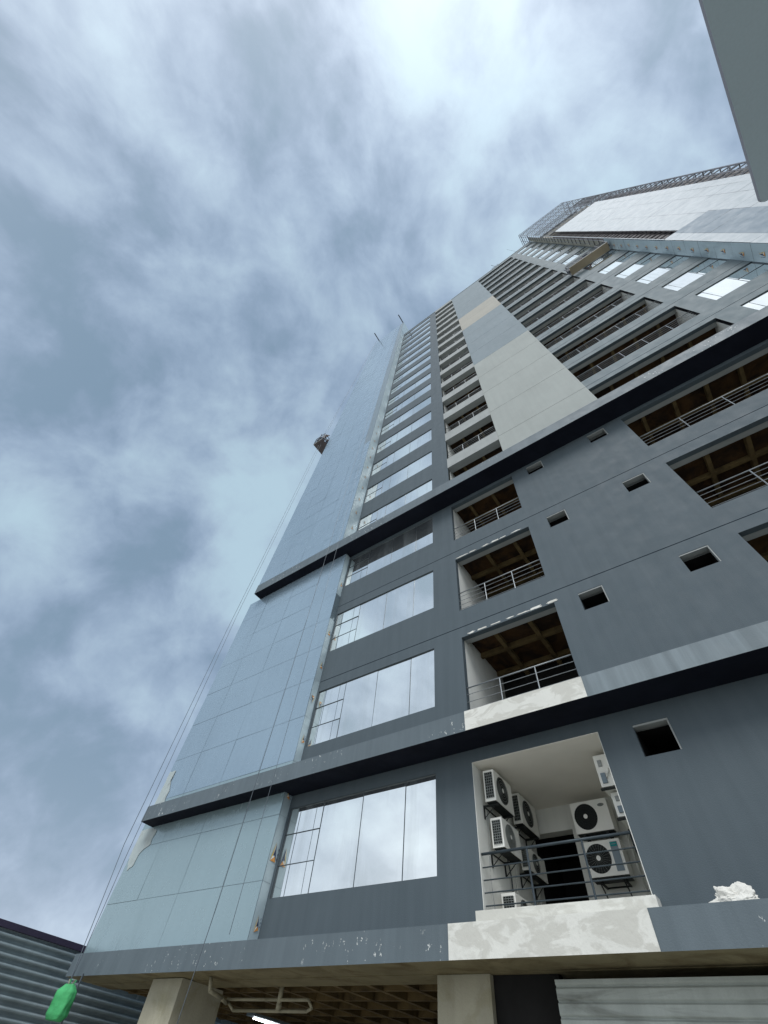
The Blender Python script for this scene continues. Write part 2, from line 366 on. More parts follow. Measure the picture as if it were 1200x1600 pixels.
# loggias ------------------------------------------------
def ribs(mb, x0, x1, y0, y1, z, dz, step, mt='rib', off=(0.02, .0)):
    x = x0+off[0]
    while x < x1-.012:
        mb.box((x, y0, z-dz), (x+.013, y1, z), mt, 'xXyz'); x += step
    y = y0+off[1]+step*.6
    while y < y1-.01:
        mb.box((x0, y, z-dz+.0006), (x1, y+.012, z), mt, 'yYz'); y += step
def loggia(x0, x1, z0, z1, depth=.28, side='plaster_w', seed=0):
    mb = MB(); Y0 = 1+TH; Y1 = Y0+depth; zc = z1+.028
    mb.quad([(x0, Y0, z0), (x0, Y1, z0), (x0, Y1, zc), (x0, Y0, zc)], side)
    mb.quad([(x1, Y0, z0), (x1, Y0, zc), (x1, Y1, zc), (x1, Y1, z0)], side)
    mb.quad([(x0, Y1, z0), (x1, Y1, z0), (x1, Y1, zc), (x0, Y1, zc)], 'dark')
    mb.quad([(x0, Y0, z0), (x1, Y0, z0), (x1, Y1, z0), (x0, Y1, z0)], 'dark')  # floor coloured near black to cut bounce and keep the loggia dim
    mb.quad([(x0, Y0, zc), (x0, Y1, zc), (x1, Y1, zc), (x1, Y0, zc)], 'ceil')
    mb.box((x0, Y0, z1+.001), (x1, Y0+.022, zc-.0005), 'band', 'yYz')
    ribs(mb, x0+.001, x1-.001, Y0+.022, Y1-.001, zc-.0006, .018, .118, off=(.07+.02*(seed % 3), 0.02))
    return mb
def railing(x0, x1, z0, z1, Y=1.006, bars=4, posts=3, dark=False):
    mb = MB(); mt = 'steel_dk' if dark else 'steel'
    mb.tube((x0, Y, z1), (x1, Y, z1), .016, mt, 8)
    for i in range(bars):
        z = z0+(z1-z0)*(i+.45)/(bars+.35); mb.tube((x0, Y, z), (x1, Y, z), .0075, mt, 6)
    for i in range(posts):
        x = x0+(x1-x0)*(i+1)/(posts+1); mb.tube((x, Y, z0), (x, Y, z1), .014, mt, 6)
    return mb
for k in range(1, 4):
    z0, z1 = podloggia[k]
    part(loggia(BX[0], BX[1], z0, z1, seed=k), 'loggia', T)
    part(railing(BX[0], BX[1], z0, (None, .756, 1.145, 1.55)[k], posts=2), 'railing', T)
    part(loggia(.293, GX[1], z0, z1, seed=k), 'loggia', T)
    part(railing(.293, GX[1], z0, (None, .756, 1.145, 1.55)[k], posts=3), 'railing', T)
for j, z in enumerate(upp):
    z1 = z+.013
    part(loggia(BX[0], BX[1], z1-.258, z1, seed=j), 'loggia', T)
    part(railing(BX[0], BX[1], z1-.258, z1-.16, posts=2), 'railing', T)
    part(loggia(GX[0], GX[1], z1-.247, z1, seed=j+1), 'loggia', T)
    part(railing(GX[0], GX[1], z1-.247, z1-.15, posts=4), 'railing', T)
    top = upp[j+1]+.013-.258 if j < 15 else ROOF-.001
    mb = MB(); mb.box((BX[0], .996, z1), (BX[1], 1+TH-.001, top), 'band'); part(mb, 'slab_band', T)
    top = upp[j+1]+.013-.247 if j < 15 else ROOF-.001
    mb = MB(); mb.box((GX[0], 1.0, z1), (GX[1], 1+TH-.001, top), 'band_grey', fm={'z': 'paint'}); part(mb, 'slab_band', T)
mb = MB(); mb.box((BX[0], 1.0, 1.80), (BX[1], 1.016, upp[0]-.245), 'band'); mb.box((GX[0], 1.0, 1.80), (GX[1], 1.016, upp[0]-.234), 'band_grey'); part(mb, 'slab_band', T)
# small vent recesses; lit head painted pale, shaded inside painted dark
for k in range(4):
    vt = (.541, .938, 1.336, 1.732)[k]
    for x0, x1 in ((-.122, -.052), (.152, .223)):
        mb = MB(); Y0 = 1+TH; Y1 = Y0+.12; z0 = vt-.065
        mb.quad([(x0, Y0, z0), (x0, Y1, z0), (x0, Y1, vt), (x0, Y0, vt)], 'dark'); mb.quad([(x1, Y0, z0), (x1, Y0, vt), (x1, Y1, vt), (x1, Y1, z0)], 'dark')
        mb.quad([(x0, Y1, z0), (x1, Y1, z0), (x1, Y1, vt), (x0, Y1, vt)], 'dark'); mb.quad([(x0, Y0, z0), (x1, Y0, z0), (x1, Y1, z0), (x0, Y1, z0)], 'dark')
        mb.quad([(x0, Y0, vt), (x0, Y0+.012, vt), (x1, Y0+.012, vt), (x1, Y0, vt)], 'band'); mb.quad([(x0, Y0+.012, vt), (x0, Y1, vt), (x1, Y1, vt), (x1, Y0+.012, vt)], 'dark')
        mb.box((x0, 1.0+.001, vt-.004), (x1, 1+TH, vt-.0003), 'band'); mb.box((x1-.003, 1.001, z0+.0005), (x1-.0004, 1+TH-.001, vt-.0045), 'band')
        part(mb, 'vent_opening', T)

# windows -------------------------------------------------
def window(x0, x1, z0, z1, mull, hz, seed):
    rnd = random.Random(seed); Y = 1+.0045
    xs = [x0]+mull+[x1]; mb = MB()
    for a, b in zip(xs, xs[1:]):
        zs = [z0]+(hz if a == x0 and hz else [])+[z1]
        if hz and hz[0] < 0: zs = [z0]+([-h for h in hz] if b == x1 else [])+[z1]
        for c_, e_ in zip(zs, zs[1:]):
            t1 = rnd.uniform(-.0004, .0004); t2 = rnd.uniform(-.0005, .0005)
            mb.quad([(a, Y+t1+t2, c_), (b, Y-t1+t2, c_), (b, Y-t1-t2, e_), (a, Y+t1-t2, e_)], 'glass')
    o = part(mb, 'window', T)
    fb = MB(); f = .0011
    fb.box((x0, Y-.003, z0), (x1, Y+.004, z0+f), 'frame'); fb.box((x0, Y-.003, z1-f), (x1, Y+.004, z1), 'frame')
    fb.box((x0, Y-.003, z0+f), (x0+f, Y+.004, z1-f), 'frame'); fb.box((x1-f, Y-.003, z0+f), (x1, Y+.004, z1-f), 'frame')
    for x in mull: fb.box((x-f/2, Y-.001, z0+f), (x+f/2, Y+.003, z1-f), 'frame')
    if hz and hz[0] > 0:
        for z in hz: fb.box((x0+f, Y-.002, z-f/2), (mull[0]-f/2, Y+.002, z+f/2), 'frame')
    if hz and hz[0] < 0:
        for z in hz: fb.box((mull[-1]+f/2, Y-.002, -z-f/2), (x1-f, Y+.002, -z+f/2), 'frame')
    fo = fb.build('frame'); fo.data.transform(Matrix.Translation(-Vector(T.location))); fo.parent = o
LM = [-1.003, -.855, -.712]
for k in range(4): window(WX[0], WX[1], pod[k]-.211, pod[k], LM, [pod[k]-.141, pod[k]-.068], k)
for j in range(16): window(WX[0], WX[1], upp[j]-.192, upp[j], [-1.003, -.94, -.80], [upp[j]-.1], 10+j)
for j in range(16): window(RX[0], RX[1], upp[j]-.192, upp[j], [.967, 1.075], [-(upp[j]-.1)], 40+j)

# ledges ---------------------------------------------------
LY = .915; LX0, LX1 = -1.845, 2.0
def ledge(z0, z1, xa=LX0, name='ledge', fmz='soffit_shade', patch=None, right=None):
    mb = MB()
    segs = [(xa, LX1, 'ledge')]
    if patch: segs = [(xa, patch[0], 'ledge'), (patch[0], patch[1], 'patch'), (patch[1], LX1, right or 'ledge')]
    for a, b, mt in segs:
        fc = 'yzZ'+('x' if a == xa else '')+('X' if b == LX1 else '')
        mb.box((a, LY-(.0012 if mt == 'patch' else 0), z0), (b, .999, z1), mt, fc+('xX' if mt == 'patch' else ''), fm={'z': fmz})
    return mb
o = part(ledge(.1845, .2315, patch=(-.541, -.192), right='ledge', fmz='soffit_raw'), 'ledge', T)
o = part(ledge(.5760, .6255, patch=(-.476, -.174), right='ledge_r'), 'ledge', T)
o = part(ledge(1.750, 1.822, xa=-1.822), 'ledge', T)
mb = MB(); mb.box((-.515, .975, .2318), (-.186, .9995, .2618), 'patch'); part(mb, 'loggia_sill', T)

# cladding bays ---------------------------------------------
def bay_face(mb, axis, c0, a0, a1, z0, z1, acuts, zcuts, matf, gap=.0005, tilt=.00035, seed=1, flip=False):
    """Panel grid on plane Y=c0 (axis 'y') or x=c0 (axis 'x')."""
    rnd = random.Random(seed)
    A = [a0]+[a for a in acuts if a0+.005 < a < a1-.005]+[a1]; Z = [z0]+[z for z in zcuts if z0+.02 < z < z1-.02]+[z1]
    for i, (p, q) in enumerate(zip(A, A[1:])):
        for j, (s_, t_) in enumerate(zip(Z, Z[1:])):
            mt = matf((p+q)/2, (s_+t_)/2)
            if mt is None: continue
            e1, e2 = rnd.uniform(-tilt, tilt), rnd.uniform(-tilt, tilt)
            pp, qq, ss, tt = p+gap, q-gap, s_+gap, t_-gap
            off = ((pp, ss, e1+e2), (qq, ss, -e1+e2), (qq, tt, -e1-e2), (pp, tt, e1-e2))
            if axis == 'y': mb.quad([(a, c0+o_-.0008, z) for a, z, o_ in off], mt)
            else: mb.quad([(c0+o_*.5+(.0008 if not flip else -.0008), a, z) for a, z, o_ in off], mt)
def logo(mb, cx, cy, cz, s_, sx, axis='x', sgn=1, rot=0):
    """Triangular three-armed panel maker's mark printed on the wrapping; drawn on plane x=cx."""
    def pt(a, b, l_):
        c_, s2 = math.cos(rot), math.sin(rot); a, b = a*c_-b*s2, a*s2+b*c_
        return (cx+sgn*l_, cy+a*sx, cz+b*s_)
    tri = [(-.5, -.42), (.5, -.42), (0, .62)]
    cols = ('logo_o', 'logo_n', 'logo_y')
    for i in range(3):
        a, b = tri[i], tri[(i+1) % 3]
        ia, ib = (a[0]*.38, a[1]*.38+.02), (b[0]*.38, b[1]*.38+.02)
        mb.quad([pt(*a, .0014), pt(*b, .0014), pt(*ib, .0014)], cols[i])
        mb.quad([pt(*a, .0016), pt(*ib, .0016), pt(*ia, .0016)], 'logo_w' if i != 1 else 'logo_n')
    mb.quad([pt(-.13, -.1, .0018), pt(.13, -.1, .0018), pt(0, .2, .0018)], 'logo_n')
    for q in range(3):
        mb.quad([pt(.62, -.3+.25*q, .0015), pt(.74, -.3+.25*q, .0015), pt(.74, -.18+.25*q, .0015), pt(.62, -.18+.25*q, .0015)], 'logo_n')
BY = .968; BX0 = -1.908; LTOP = 8.62
BY2 = .9165; BX2 = -1.818; LMID = 1.7495
zc = [.2045+.1555*i for i in range(0, 60)]
mb = MB()
mb.box((BX0+.002, BY+.001, .2165), (XL-.002, 1.9, LMID), 'joint', 'xyzZ')
mb.box((XL-.006, BY+.0015, .2165), (XL-.0012, .9998, LMID), 'joint', 'X')
mb.box((BX2+.002, BY2+.001, 1.8225), (XL-.002, 1.9, LTOP), 'joint', 'xyzZ')
mb.box((XL-.006, BY2+.0015, 1.8225), (XL-.0012, 1.25, LTOP), 'joint', 'X')
bay = part(mb, 'bay_core', T)
def lm(x, z):
    if z > 3.2 and x > -1.22: return 'white_panel'
    return 'film_lo' if z < .64 else 'film'
mb = MB(); bay_face(mb, 'y', BY, BX0, XL, .186, LMID, [-1.73, -1.515, -1.31], zc, lm, seed=4)
mb.box((BX0-.0002, BY, .186), (BX0+.001, 1.9, LMID), 'film')
part(mb, 'bay_cladding', T)
mb = MB(); bay_face(mb, 'y', BY2, BX2, XL, 1.8225, LTOP, [-1.64, -1.47, -1.31, -1.215], zc, lm, seed=14)
mb.box((BX2-.0002, BY2, 1.8225), (BX2+.001, 1.9, LTOP), 'film')
part(mb, 'bay_cladding', T)
def rm(y, z): return 'return_dk' if 1.293 < z < 1.44 else 'return_panel'
mb = MB(); bay_face(mb, 'x', XL-.0012, BY, .9995, .186, LMID, [], zc, rm, seed=5); rc = part(mb, 'return_cladding', T)
mb = MB(); bay_face(mb, 'x', XL-.0012, BY2, .9995, 1.8225, ROOF, [], zc, rm, seed=15)
bay_face(mb, 'x', XL-.0012, BY2, 1.25, ROOF+.031, LTOP, [1.05, 1.15], zc, rm, seed=6); rc3 = part(mb, 'return_cladding', T)
def sub(mb, name, par):
    o = mb.build(name); o.data.transform(Matrix.Translation(-Vector(T.location))); o.parent = par; return o
for i, z in enumerate(zc[:46]):
    if 1.29 < z+.07 < 1.45 or z+.1 > 3.6: continue
    zz = z+.07+random.uniform(-.012, .012)
    mb = MB(); big = 1.45 if i == 1 else 1
    if 1.66 < zz < 1.86: continue
    logo(mb, XL, (BY+.017 if zz < 1.7 else BY2+.042)+random.uniform(-.002, .002), zz, .030*big, .014*big, sgn=1, rot=random.choice((0, 0, .2, -.15, 3.1)))
    sub(mb, 'printed_mark', rc if zz < 1.7 else rc3)
# peeled corners where the wrapping is missing
def poly_sheet(mb, pts, Y, mt):
    cx = sum(p[0] for p in pts)/len(pts); cz = sum(p[1] for p in pts)/len(pts)
    out = []
    for i, (a, b) in enumerate(zip(pts, pts[1:]+pts[:1])):
        for t in (0, .33, .66):
            jx, jz = (mnoise.noise(Vector((a[0]*40+t*9, a[1]*40, i)))*.006, mnoise.noise(Vector((a[0]*40, a[1]*40+t*9, i+5)))*.008) if t else (0, 0)
            x_ = a[0]+(b[0]-a[0])*t+jx; out.append((max(BX0+.0005, x_), Y, a[1]+(b[1]-a[1])*t+jz))
    for i in range(len(out)): mb.quad([(cx, Y, cz), out[i], out[(i+1) % len(out)]], mt)
M['peel'] = mat('bare_pale_panel', (.40, .46, .46), .6, var=.07, vscale=3, second=(.36, .40, .39), sec_scale=3, sec_pos=(.5, .65))
k_ = BY
mb = MB(); poly_sheet(mb, [(-1.907, .648), (-1.907, .72), (-1.905, .785), (-1.862, .78), (-1.868, .75), (-1.842, .70), (-1.845, .675), (-1.832, .648)], BY-.0022, 'peel')
part(mb, 'peeled_patch', T)
mb = MB(); poly_sheet(mb, [(-1.907, .572), (-1.83, .572), (-1.80, .56), (-1.808, .533), (-1.80, .52), (-1.835, .505), (-1.85, .49), (-1.852, .462), (-1.878, .448), (-1.892, .468), (-1.905, .49)], BY-.0022, 'peel')
part(mb, 'peeled_patch', T)

# right bay
RY = .906; RX0, RX1 = XR, 1.93; RTOP = 8.55
mb = MB()
mb.box((RX0+.012, RY+.02, 1.2), (RX1-.03, 1.6, 6.3), 'brown', 'xyzXZ')
mb.box((RX0+.012, 1.001, 6.3), (RX1-.03, 1.6, ROOF-.45), 'stud', 'xyXZ')
part(mb, 'bay_core', T)
zr = [2.0+.155*i for i in range(48)]
CL = 6.45
def rf(x, z):
    if z < 3.33: return 'film_right' if 1.25 < x < 1.44 else 'white_panel'
    return 'white_panel'
mb = MB()
bay_face(mb, 'y', RY, RX0, RX1, 1.2, 3.33, [1.25, 1.445, 1.60, 1.76], zr, rf, seed=8)
bay_face(mb, 'y', RY, 1.272, 1.775, 3.33, CL, [1.43, 1.6, 1.70], [3.33+.26*i for i in range(1, 12)], rf, seed=9)
part(mb, 'bay_cladding', T)
mb = MB(); bay_face(mb, 'x', RX0, RY, .9995, 1.2, 4.45, [], zr, lambda y, z: 'return_panel', seed=10, flip=True, tilt=.0008)
rc2 = part(mb, 'return_cladding', T)
for i in range(len(zr)):
    z = zr[i]+.08
    if 2.1 < z < 4.3:
        mb = MB(); logo(mb, RX0-.0008, .958+random.uniform(-.006, .006), z, .042, .024, sgn=-1, rot=random.uniform(-.15, .15)); sub(mb, 'printed_mark', rc2)
# unclad upper return: boards and dark studs
mb = MB()
for i in range(23):
    z0 = 4.46+.145*i
    mb.box((RX0+.003, .93, z0+.002), (RX0+.006, .9995, z0+.143), 'stud')
part(mb, 'backing_board', T)
mb = MB()
for i in range(24):
    z0 = 4.46+.145*i
    mb.box((RX0-.0015, .912, z0-.006), (RX0+.0025, .975, z0+.005), 'brown')
for y in (.908, .93): mb.box((RX0-.001, y-.003, 4.46), (RX0+.002, y+.001, RTOP), 'truss')
part(mb, 'stud_frame', T)
# open steel frame of the bay: front lattice at the top, right edge and gap strip
def lattice(mb, axis, c0, a0, a1, z0, z1, na, nz, r, diag=True, mt='truss'):
    pt = (lambda a, z: (a, c0, z)) if axis == 'y' else (lambda a, z: (c0, a, z))
    for i in range(na+1):
        a = a0+(a1-a0)*i/na; mb.tube(pt(a, z0), pt(a, z1), r, mt, 4)
    for j in range(nz+1):
        z = z0+(z1-z0)*j/nz; mb.tube(pt(a0, z), pt(a1, z), r*(1.5 if j % 3 == 0 else 1), mt, 4)
        if diag and j < nz:
            for i in range(na):
                if (i+j) % 2: mb.tube(pt(a0+(a1-a0)*i/na, z), pt(a0+(a1-a0)*(i+1)/na, z+(z1-z0)/nz), r*.6, mt, 4)
mb = MB()
lattice(mb, 'y', RY, RX0, RX1, ROOF-.4, RTOP, 9, 7, .03)
part(mb, 'steel_frame', T, label='open grey steel lattice at the top of the bay')
mb = MB()
lattice(mb, 'y', RY, RX0, RX1, CL+.02, ROOF-.4, 9, 8, .03)
part(mb, 'steel_frame', T)
mb = MB(); lattice(mb, 'x', RX0, RY, 1.10, ROOF+.03, RTOP, 2, 4, .035, diag=False); lattice(mb, 'x', RX1, RY, 1.10, ROOF-.4, RTOP, 2, 4, .035, diag=False)
part(mb, 'steel_frame', T)
mb = MB(); lattice(mb, 'y', RY+.004, 1.778, RX1, 1.6, ROOF-.4, 2, 60, .035, mt='truss'); lattice(mb, 'x', RX1, RY, 1.0, 1.6, ROOF-.4, 1, 50, .035)
part(mb, 'edge_frame', T)
mb = MB(); lattice(mb, 'y', RY+.004, RX0+.002, 1.270, 3.34, CL+.02, 1, 42, .03, diag=False, mt='brown'); part(mb, 'edge_frame', T)
mb = MB(); mb.box((RX0-.003, RY-.003, 3.32), (RX0+.002, RY+.001, RTOP), 'white_panel'); part(mb, 'corner_trim', T)
# right-hand outer wall, roof slab, back wall
mb = MB()
mb.box((XL, 1.03, ROOF-.02), (RX1-.035, BACK, ROOF-.003), 'band_grey')
part(mb, 'roof_slab', T)
mb = MB(); mb.box((XL, BACK-.02, -.2), (2.0, BACK, ROOF-.021), 'rawconc'); mb.box((1.98, 1.61, -.2), (2.0, BACK-.021, 1.8), 'rawconc'); part(mb, 'rear_wall', T)

# undercroft ------------------------------------------------
mb = MB()
mb.box((LX0+.01, .9995, .1835), (2.0, 1.07, .1895), 'soffit_raw', 'zy')
mb.box((-1.83, 1.07, .205), (2.0, BACK-.02, .215), 'rawconc', 'z')
ribs(mb, -1.83, -.52, 1.07, 1.9, .2045, .02, .095, 'rib', off=(.03, .0))
mb.box((-.66, 1.0705, .186), (-.37, BACK-.02, .204), 'soffit_raw', 'xXzy')
part(mb, 'undercroft_ceiling', T)
for x0, x1, Y0, Y1 in ((-.618, -.508, 1.0, 1.12), (-1.47, -1.345, .962, 1.10), (-1.47, -1.345, 1.62, 1.72), (-.618, -.508, 1.62, 1.74), (.55, .66, 1.0, 1.12)):
    mb = MB(); mb.box((x0, Y0, -.2), (x1, Y1, .183), 'column', 'xXyY')
    part(mb, 'column', T)
mb = MB(); mb.box((-.5078, 1.012, -.2), (-.386, 1.03, .183), 'dark'); part(mb, 'dark_infill', T)  # added near-black sheet standing in for the deep shade beside the column
mb = MB(); mb.box((-.386, 1.3, -.2), (-.36, BACK-.03, .184), 'dark'); part(mb, 'dark_infill', T)

# AC loggia -------------------------------------------------
x0, x1 = BX; z0, z1 = podloggia[0]; Y0 = 1+TH; Y1 = 1.303
mb = MB()
mb.quad([(x0, Y0, z0), (x0, Y1, z0), (x0, Y1, z1), (x0, Y0, z1)], 'plaster_w'); mb.quad([(x1, Y0, z0), (x1, Y0, z1), (x1, Y1, z1), (x1, Y1, z0)], 'plaster_w')
mb.quad([(x0, Y0, z1), (x0, Y1, z1), (x1, Y1, z1), (x1, Y0, z1)], 'ac_ceiling'); mb.quad([(x0, Y0, z0), (x1, Y0, z0), (x1, Y1, z0), (x0, Y1, z0)], 'rawconc')
wall_holes(mb, x0, x1, z0, z1, [(x0+.002, -.392, z0, .49)], Y1, .03, 'plaster_w')
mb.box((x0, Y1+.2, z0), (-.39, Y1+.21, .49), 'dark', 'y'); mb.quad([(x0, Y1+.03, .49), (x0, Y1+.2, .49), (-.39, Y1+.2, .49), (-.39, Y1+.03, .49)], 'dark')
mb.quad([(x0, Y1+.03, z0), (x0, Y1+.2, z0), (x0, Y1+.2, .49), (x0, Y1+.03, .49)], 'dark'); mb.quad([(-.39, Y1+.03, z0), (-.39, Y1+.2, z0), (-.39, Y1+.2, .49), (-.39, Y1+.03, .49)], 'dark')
mb.box((x0, 1.0005, z0+.001), (x0+.0012, Y0, z1-.0005), 'plaster_w'); mb.box((x0+.0013, 1.0005, z1-.0014), (x1-.0005, Y0, z1-.0003), 'ac_ceiling'); mb.box((x1-.0016, 1.0005, z0+.001), (x1-.0004, Y0, z1-.0016), 'plaster_w')
part(mb, 'loggia', T, label='white plastered loggia full of air conditioners')
mb = MB()
mb.tube((x0+.002, 1.008, .36), (x1-.002, 1.008, .36), .022, 'steel_dk', 8)
for z in (.337, .316, .296, .276): mb.tube((x0+.002, 1.008, z), (x1-.002, 1.008, z), .010, 'steel_dk', 6)
for x in (-.405, -.291): mb.tube((x, 1.008, z0), (x, 1.008, .36), .017, 'steel_dk', 6)
part(mb, 'railing', T)
part(loggia(.293, GX[1], .3, .546, seed=3), 'loggia', T)
part(railing(.293, GX[1], .3, .37, posts=3), 'railing', T)

# ------------------------------------------------------------------ air conditioners (own things)
def ac_unit(label, u, Y, v, wx, wy, h, face, label_patch=False, bracket=True, fin='ac_fin', fanmat='ac_dk'):
    """face 'X': fan faces +x, end grille faces the camera; face 'y': fan faces the camera."""
    t = empty('air_conditioner', P(u, Y, v), label, 'air conditioner', 'air conditioners in the loggia')
    a = (u, Y, v); b = (u+wx, Y+wy, v+h)
    mb = MB(); mb.box(a, b, 'ac'); mb.box((u+.002, Y+.002, v-.002), (u+wx-.002, Y+wy-.002, v), 'ac_dk', 'xXyYz')
    o = part(mb, 'casing', t)
    bv = o.modifiers.new('bev', 'BEVEL'); bv.width = .012; bv.segments = 2; bv.limit_method = 'ANGLE'
    cx, cy, cz = u+wx/2, Y+wy/2, v+h/2
    if face == 'X':
        mb = MB(); xf = u+wx+.0003; fy = Y+wy*.42; r_ = h*.43
        pts = [(xf+.0002, fy+math.cos(2*math.pi*i/28)*r_, cz+math.sin(2*math.pi*i/28)*r_) for i in range(28)]
        mb.quad(pts, fanmat); part(mb, 'fan_opening', t)
        mb = MB()
        for q in range(1, 6):
            rr = r_*q/5.2; pp = [(xf+.0015, fy+math.cos(2*math.pi*i/20)*rr, cz+math.sin(2*math.pi*i/20)*rr) for i in range(21)]
            mb.path(pp, .003, 'ac_fin', 4)
        pp = [(xf+.002, fy+math.cos(2*math.pi*i/12)*r_*.17, cz+math.sin(2*math.pi*i/12)*r_*.17) for i in range(12)]
        mb.quad(pp, 'ac'); part(mb, 'fan_grille', t)
        mb = MB(); yf = Y-.0004
        mb.quad([(u+.004, yf, v+.006), (u+wx-.004, yf, v+.006), (u+wx-.004, yf, v+h-.006), (u+.004, yf, v+h-.006)], 'ac_dk')
        for q in range(5): x = u+.004+(wx-.008)*q/4; mb.box((x-.0004, yf-.0012, v+.006), (x+.0004, yf-.0002, v+h-.006), fin)
        for q in range(10): z = v+.006+(h-.012)*q/9; mb.box((u+.004, yf-.0018, z-.0005), (u+wx-.004, yf-.0013, z+.0005), fin)
        part(mb, 'end_grille', t)
    else:
        mb = MB(); yf = Y-.0004; fx = u+wx*.36; r_ = h*.42
        pts = [(fx+math.cos(2*math.pi*i/32)*r_, yf, cz+math.sin(2*math.pi*i/32)*r_) for i in range(32)]
        mb.quad(pts[::-1], fanmat); part(mb, 'fan_opening', t)
        mb = MB()
        for q in range(1, 6):
            rr = r_*q/5.2; pp = [(fx+math.cos(2*math.pi*i/24)*rr, yf-.0012, cz+math.sin(2*math.pi*i/24)*rr) for i in range(25)]
            mb.path(pp, .0028, 'ac_dk', 4)
        for i in range(24):
            an = 2*math.pi*i/24; mb.tube((fx, yf-.001, cz), (fx+math.cos(an+.25)*r_, yf-.001, cz+math.sin(an+.25)*r_), .0022, 'ac_fin' if label_patch else 'ac_dk', 4)
        pp = [(fx+math.cos(2*math.pi*i/14)*r_*.18, yf-.002, cz+math.sin(2*math.pi*i/14)*r_*.18) for i in range(14)]
        mb.quad(pp[::-1], 'ac'); part(mb, 'fan_grille', t)
        mb = MB()
        if label_patch:
            mb.box((u+wx*.74, yf-.0006, v+h*.10), (u+wx*.93, yf, v+h*.92), 'white_panel')
            part(mb, 'front_cover', t)
            mb = MB(); mb.box((u+wx*.75, yf-.0012, v+h*.78), (u+wx*.92, yf-.0007, v+h*.9), 'teal'); mb.box((u+wx*.78, yf-.0016, v+h*.83), (u+wx*.89, yf-.0013, v+h*.85), 'white_panel')
            part(mb, 'label_sticker', t)
        else:
            pp = [(u+wx*.83+math.cos(2*math.pi*i/16)*.008, yf, v+h*.80+math.sin(2*math.pi*i/16)*.0035) for i in range(16)]
            mb.quad(pp[::-1], 'ac_fin'); part(mb, 'badge', t)
    if bracket:
        mb = MB()
        if face == 'X':
            for y in (Y+.012, Y+wy-.012):
                mb.box((x0+.001, y-.002, v-.006), (u+wx, y+.002, v-.0022), 'ac_dk'); mb.box((x0+.001, y-.002, v-.03), (x0+.003, y+.002, v-.002), 'ac_dk')
                mb.tube((x0+.002, y, v-.028), (u+wx*.6, y, v-.006), .008, 'ac_dk', 4)
            mb.box((x0+.0012, Y+.0145, v-.0055), (x0+.003, Y+wy-.0145, v-.003), 'ac_dk')
        else:
            mb.box((u+wx*.2, Y1-.004, v-.0056), (u+wx*.8, Y1-.0015, v-.003), 'ac_dk')
            for x in (u+wx*.2, u+wx*.8):
                mb.box((x-.002, Y, v-.006), (x+.002, Y1-.001, v-.0022), 'ac_dk'); mb.tube((x, Y+.01, v-.006), (x, Y1-.002, v-.038), .012, 'ac_dk', 4)
        part(mb, 'bracket', t)
    return t
ac_unit('topmost air conditioner on the left wall, dark side grille facing out', -.497, 1.03, .467, .028, .095, .068, 'X')
ac_unit('white air conditioner with pale grille just above the railing on the left wall', -.497, 1.045, .381, .028, .088, .057, 'X', fanmat='ac_fin')
ac_unit('shadowed air conditioner deep behind the topmost one on the left wall', -.497, 1.18, .473, .024, .10, .068, 'X')
ac_unit('shadowed air conditioner behind the railing, lower and deeper on the left wall', -.497, 1.19, .383, .02, .10, .045, 'X')
ac_unit('lowest air conditioner standing on the loggia floor in the left corner', -.497, 1.06, .263, .031, .09, .045, 'X', bracket=False)
ac_unit('big air conditioner with plain black fan facing out, high on the back wall', -.366, 1.243, .455, .09, .04, .066, 'y')
ac_unit('air conditioner with teal sticker and spoked fan, low on the back wall', -.361, 1.243, .371, .087, .04, .066, 'y', True)
# two units on the right wall, seen end on with valve cover and hoses
def ac_end(label, u, Y, v, wx, wy, h):
    t = empty('air_conditioner', P(u, Y, v), label, 'air conditioner', 'air conditioners in the loggia')
    mb = MB(); mb.box((u, Y, v), (u+wx, Y+wy, v+h), 'ac'); o = part(mb, 'casing', t)
    bv = o.modifiers.new('bev', 'BEVEL'); bv.width = .01; bv.segments = 2
    mb = MB(); mb.box((u+.006, Y-.004, v+.006), (u+.016, Y, v+h*.4), 'white_panel'); part(mb, 'valve_cover', t)
    mb = MB(); mb.box((u+.007, Y-.003, v+h*.62), (u+.015, Y, v+h*.82), 'band'); part(mb, 'junction_box', t)
    mb = MB(); mb.path([(u+.016, Y-.002, v+h*.25), (u+.022, Y-.004, v+h*.35), (u+wx-.002, Y-.002, v+h*.55), (u+wx+.001, Y+.003, v+h*.85)], .012, 'plaster_w', 8); part(mb, 'hose', t)
    mb = MB(); mb.box((u-.003, Y-.001, v-.006), (x1-.002, Y+.003, v-.002), 'ac_dk'); mb.box((u-.003, Y+wy-.012, v-.006), (x1-.002, Y+wy-.008, v-.002), 'ac_dk'); mb.box((x1-.006, Y+.0025, v-.0055), (x1-.003, Y+wy-.0115, v-.0025), 'ac_dk'); part(mb, 'bracket', t)
    return t
ac_end('air conditioner seen end on with bent hose, at the top of the right edge', -.237, 1.07, .468, .03, .09, .065)
ac_end('half hidden air conditioner below the end-on one at the right edge', -.228, 1.09, .418, .026, .09, .045)
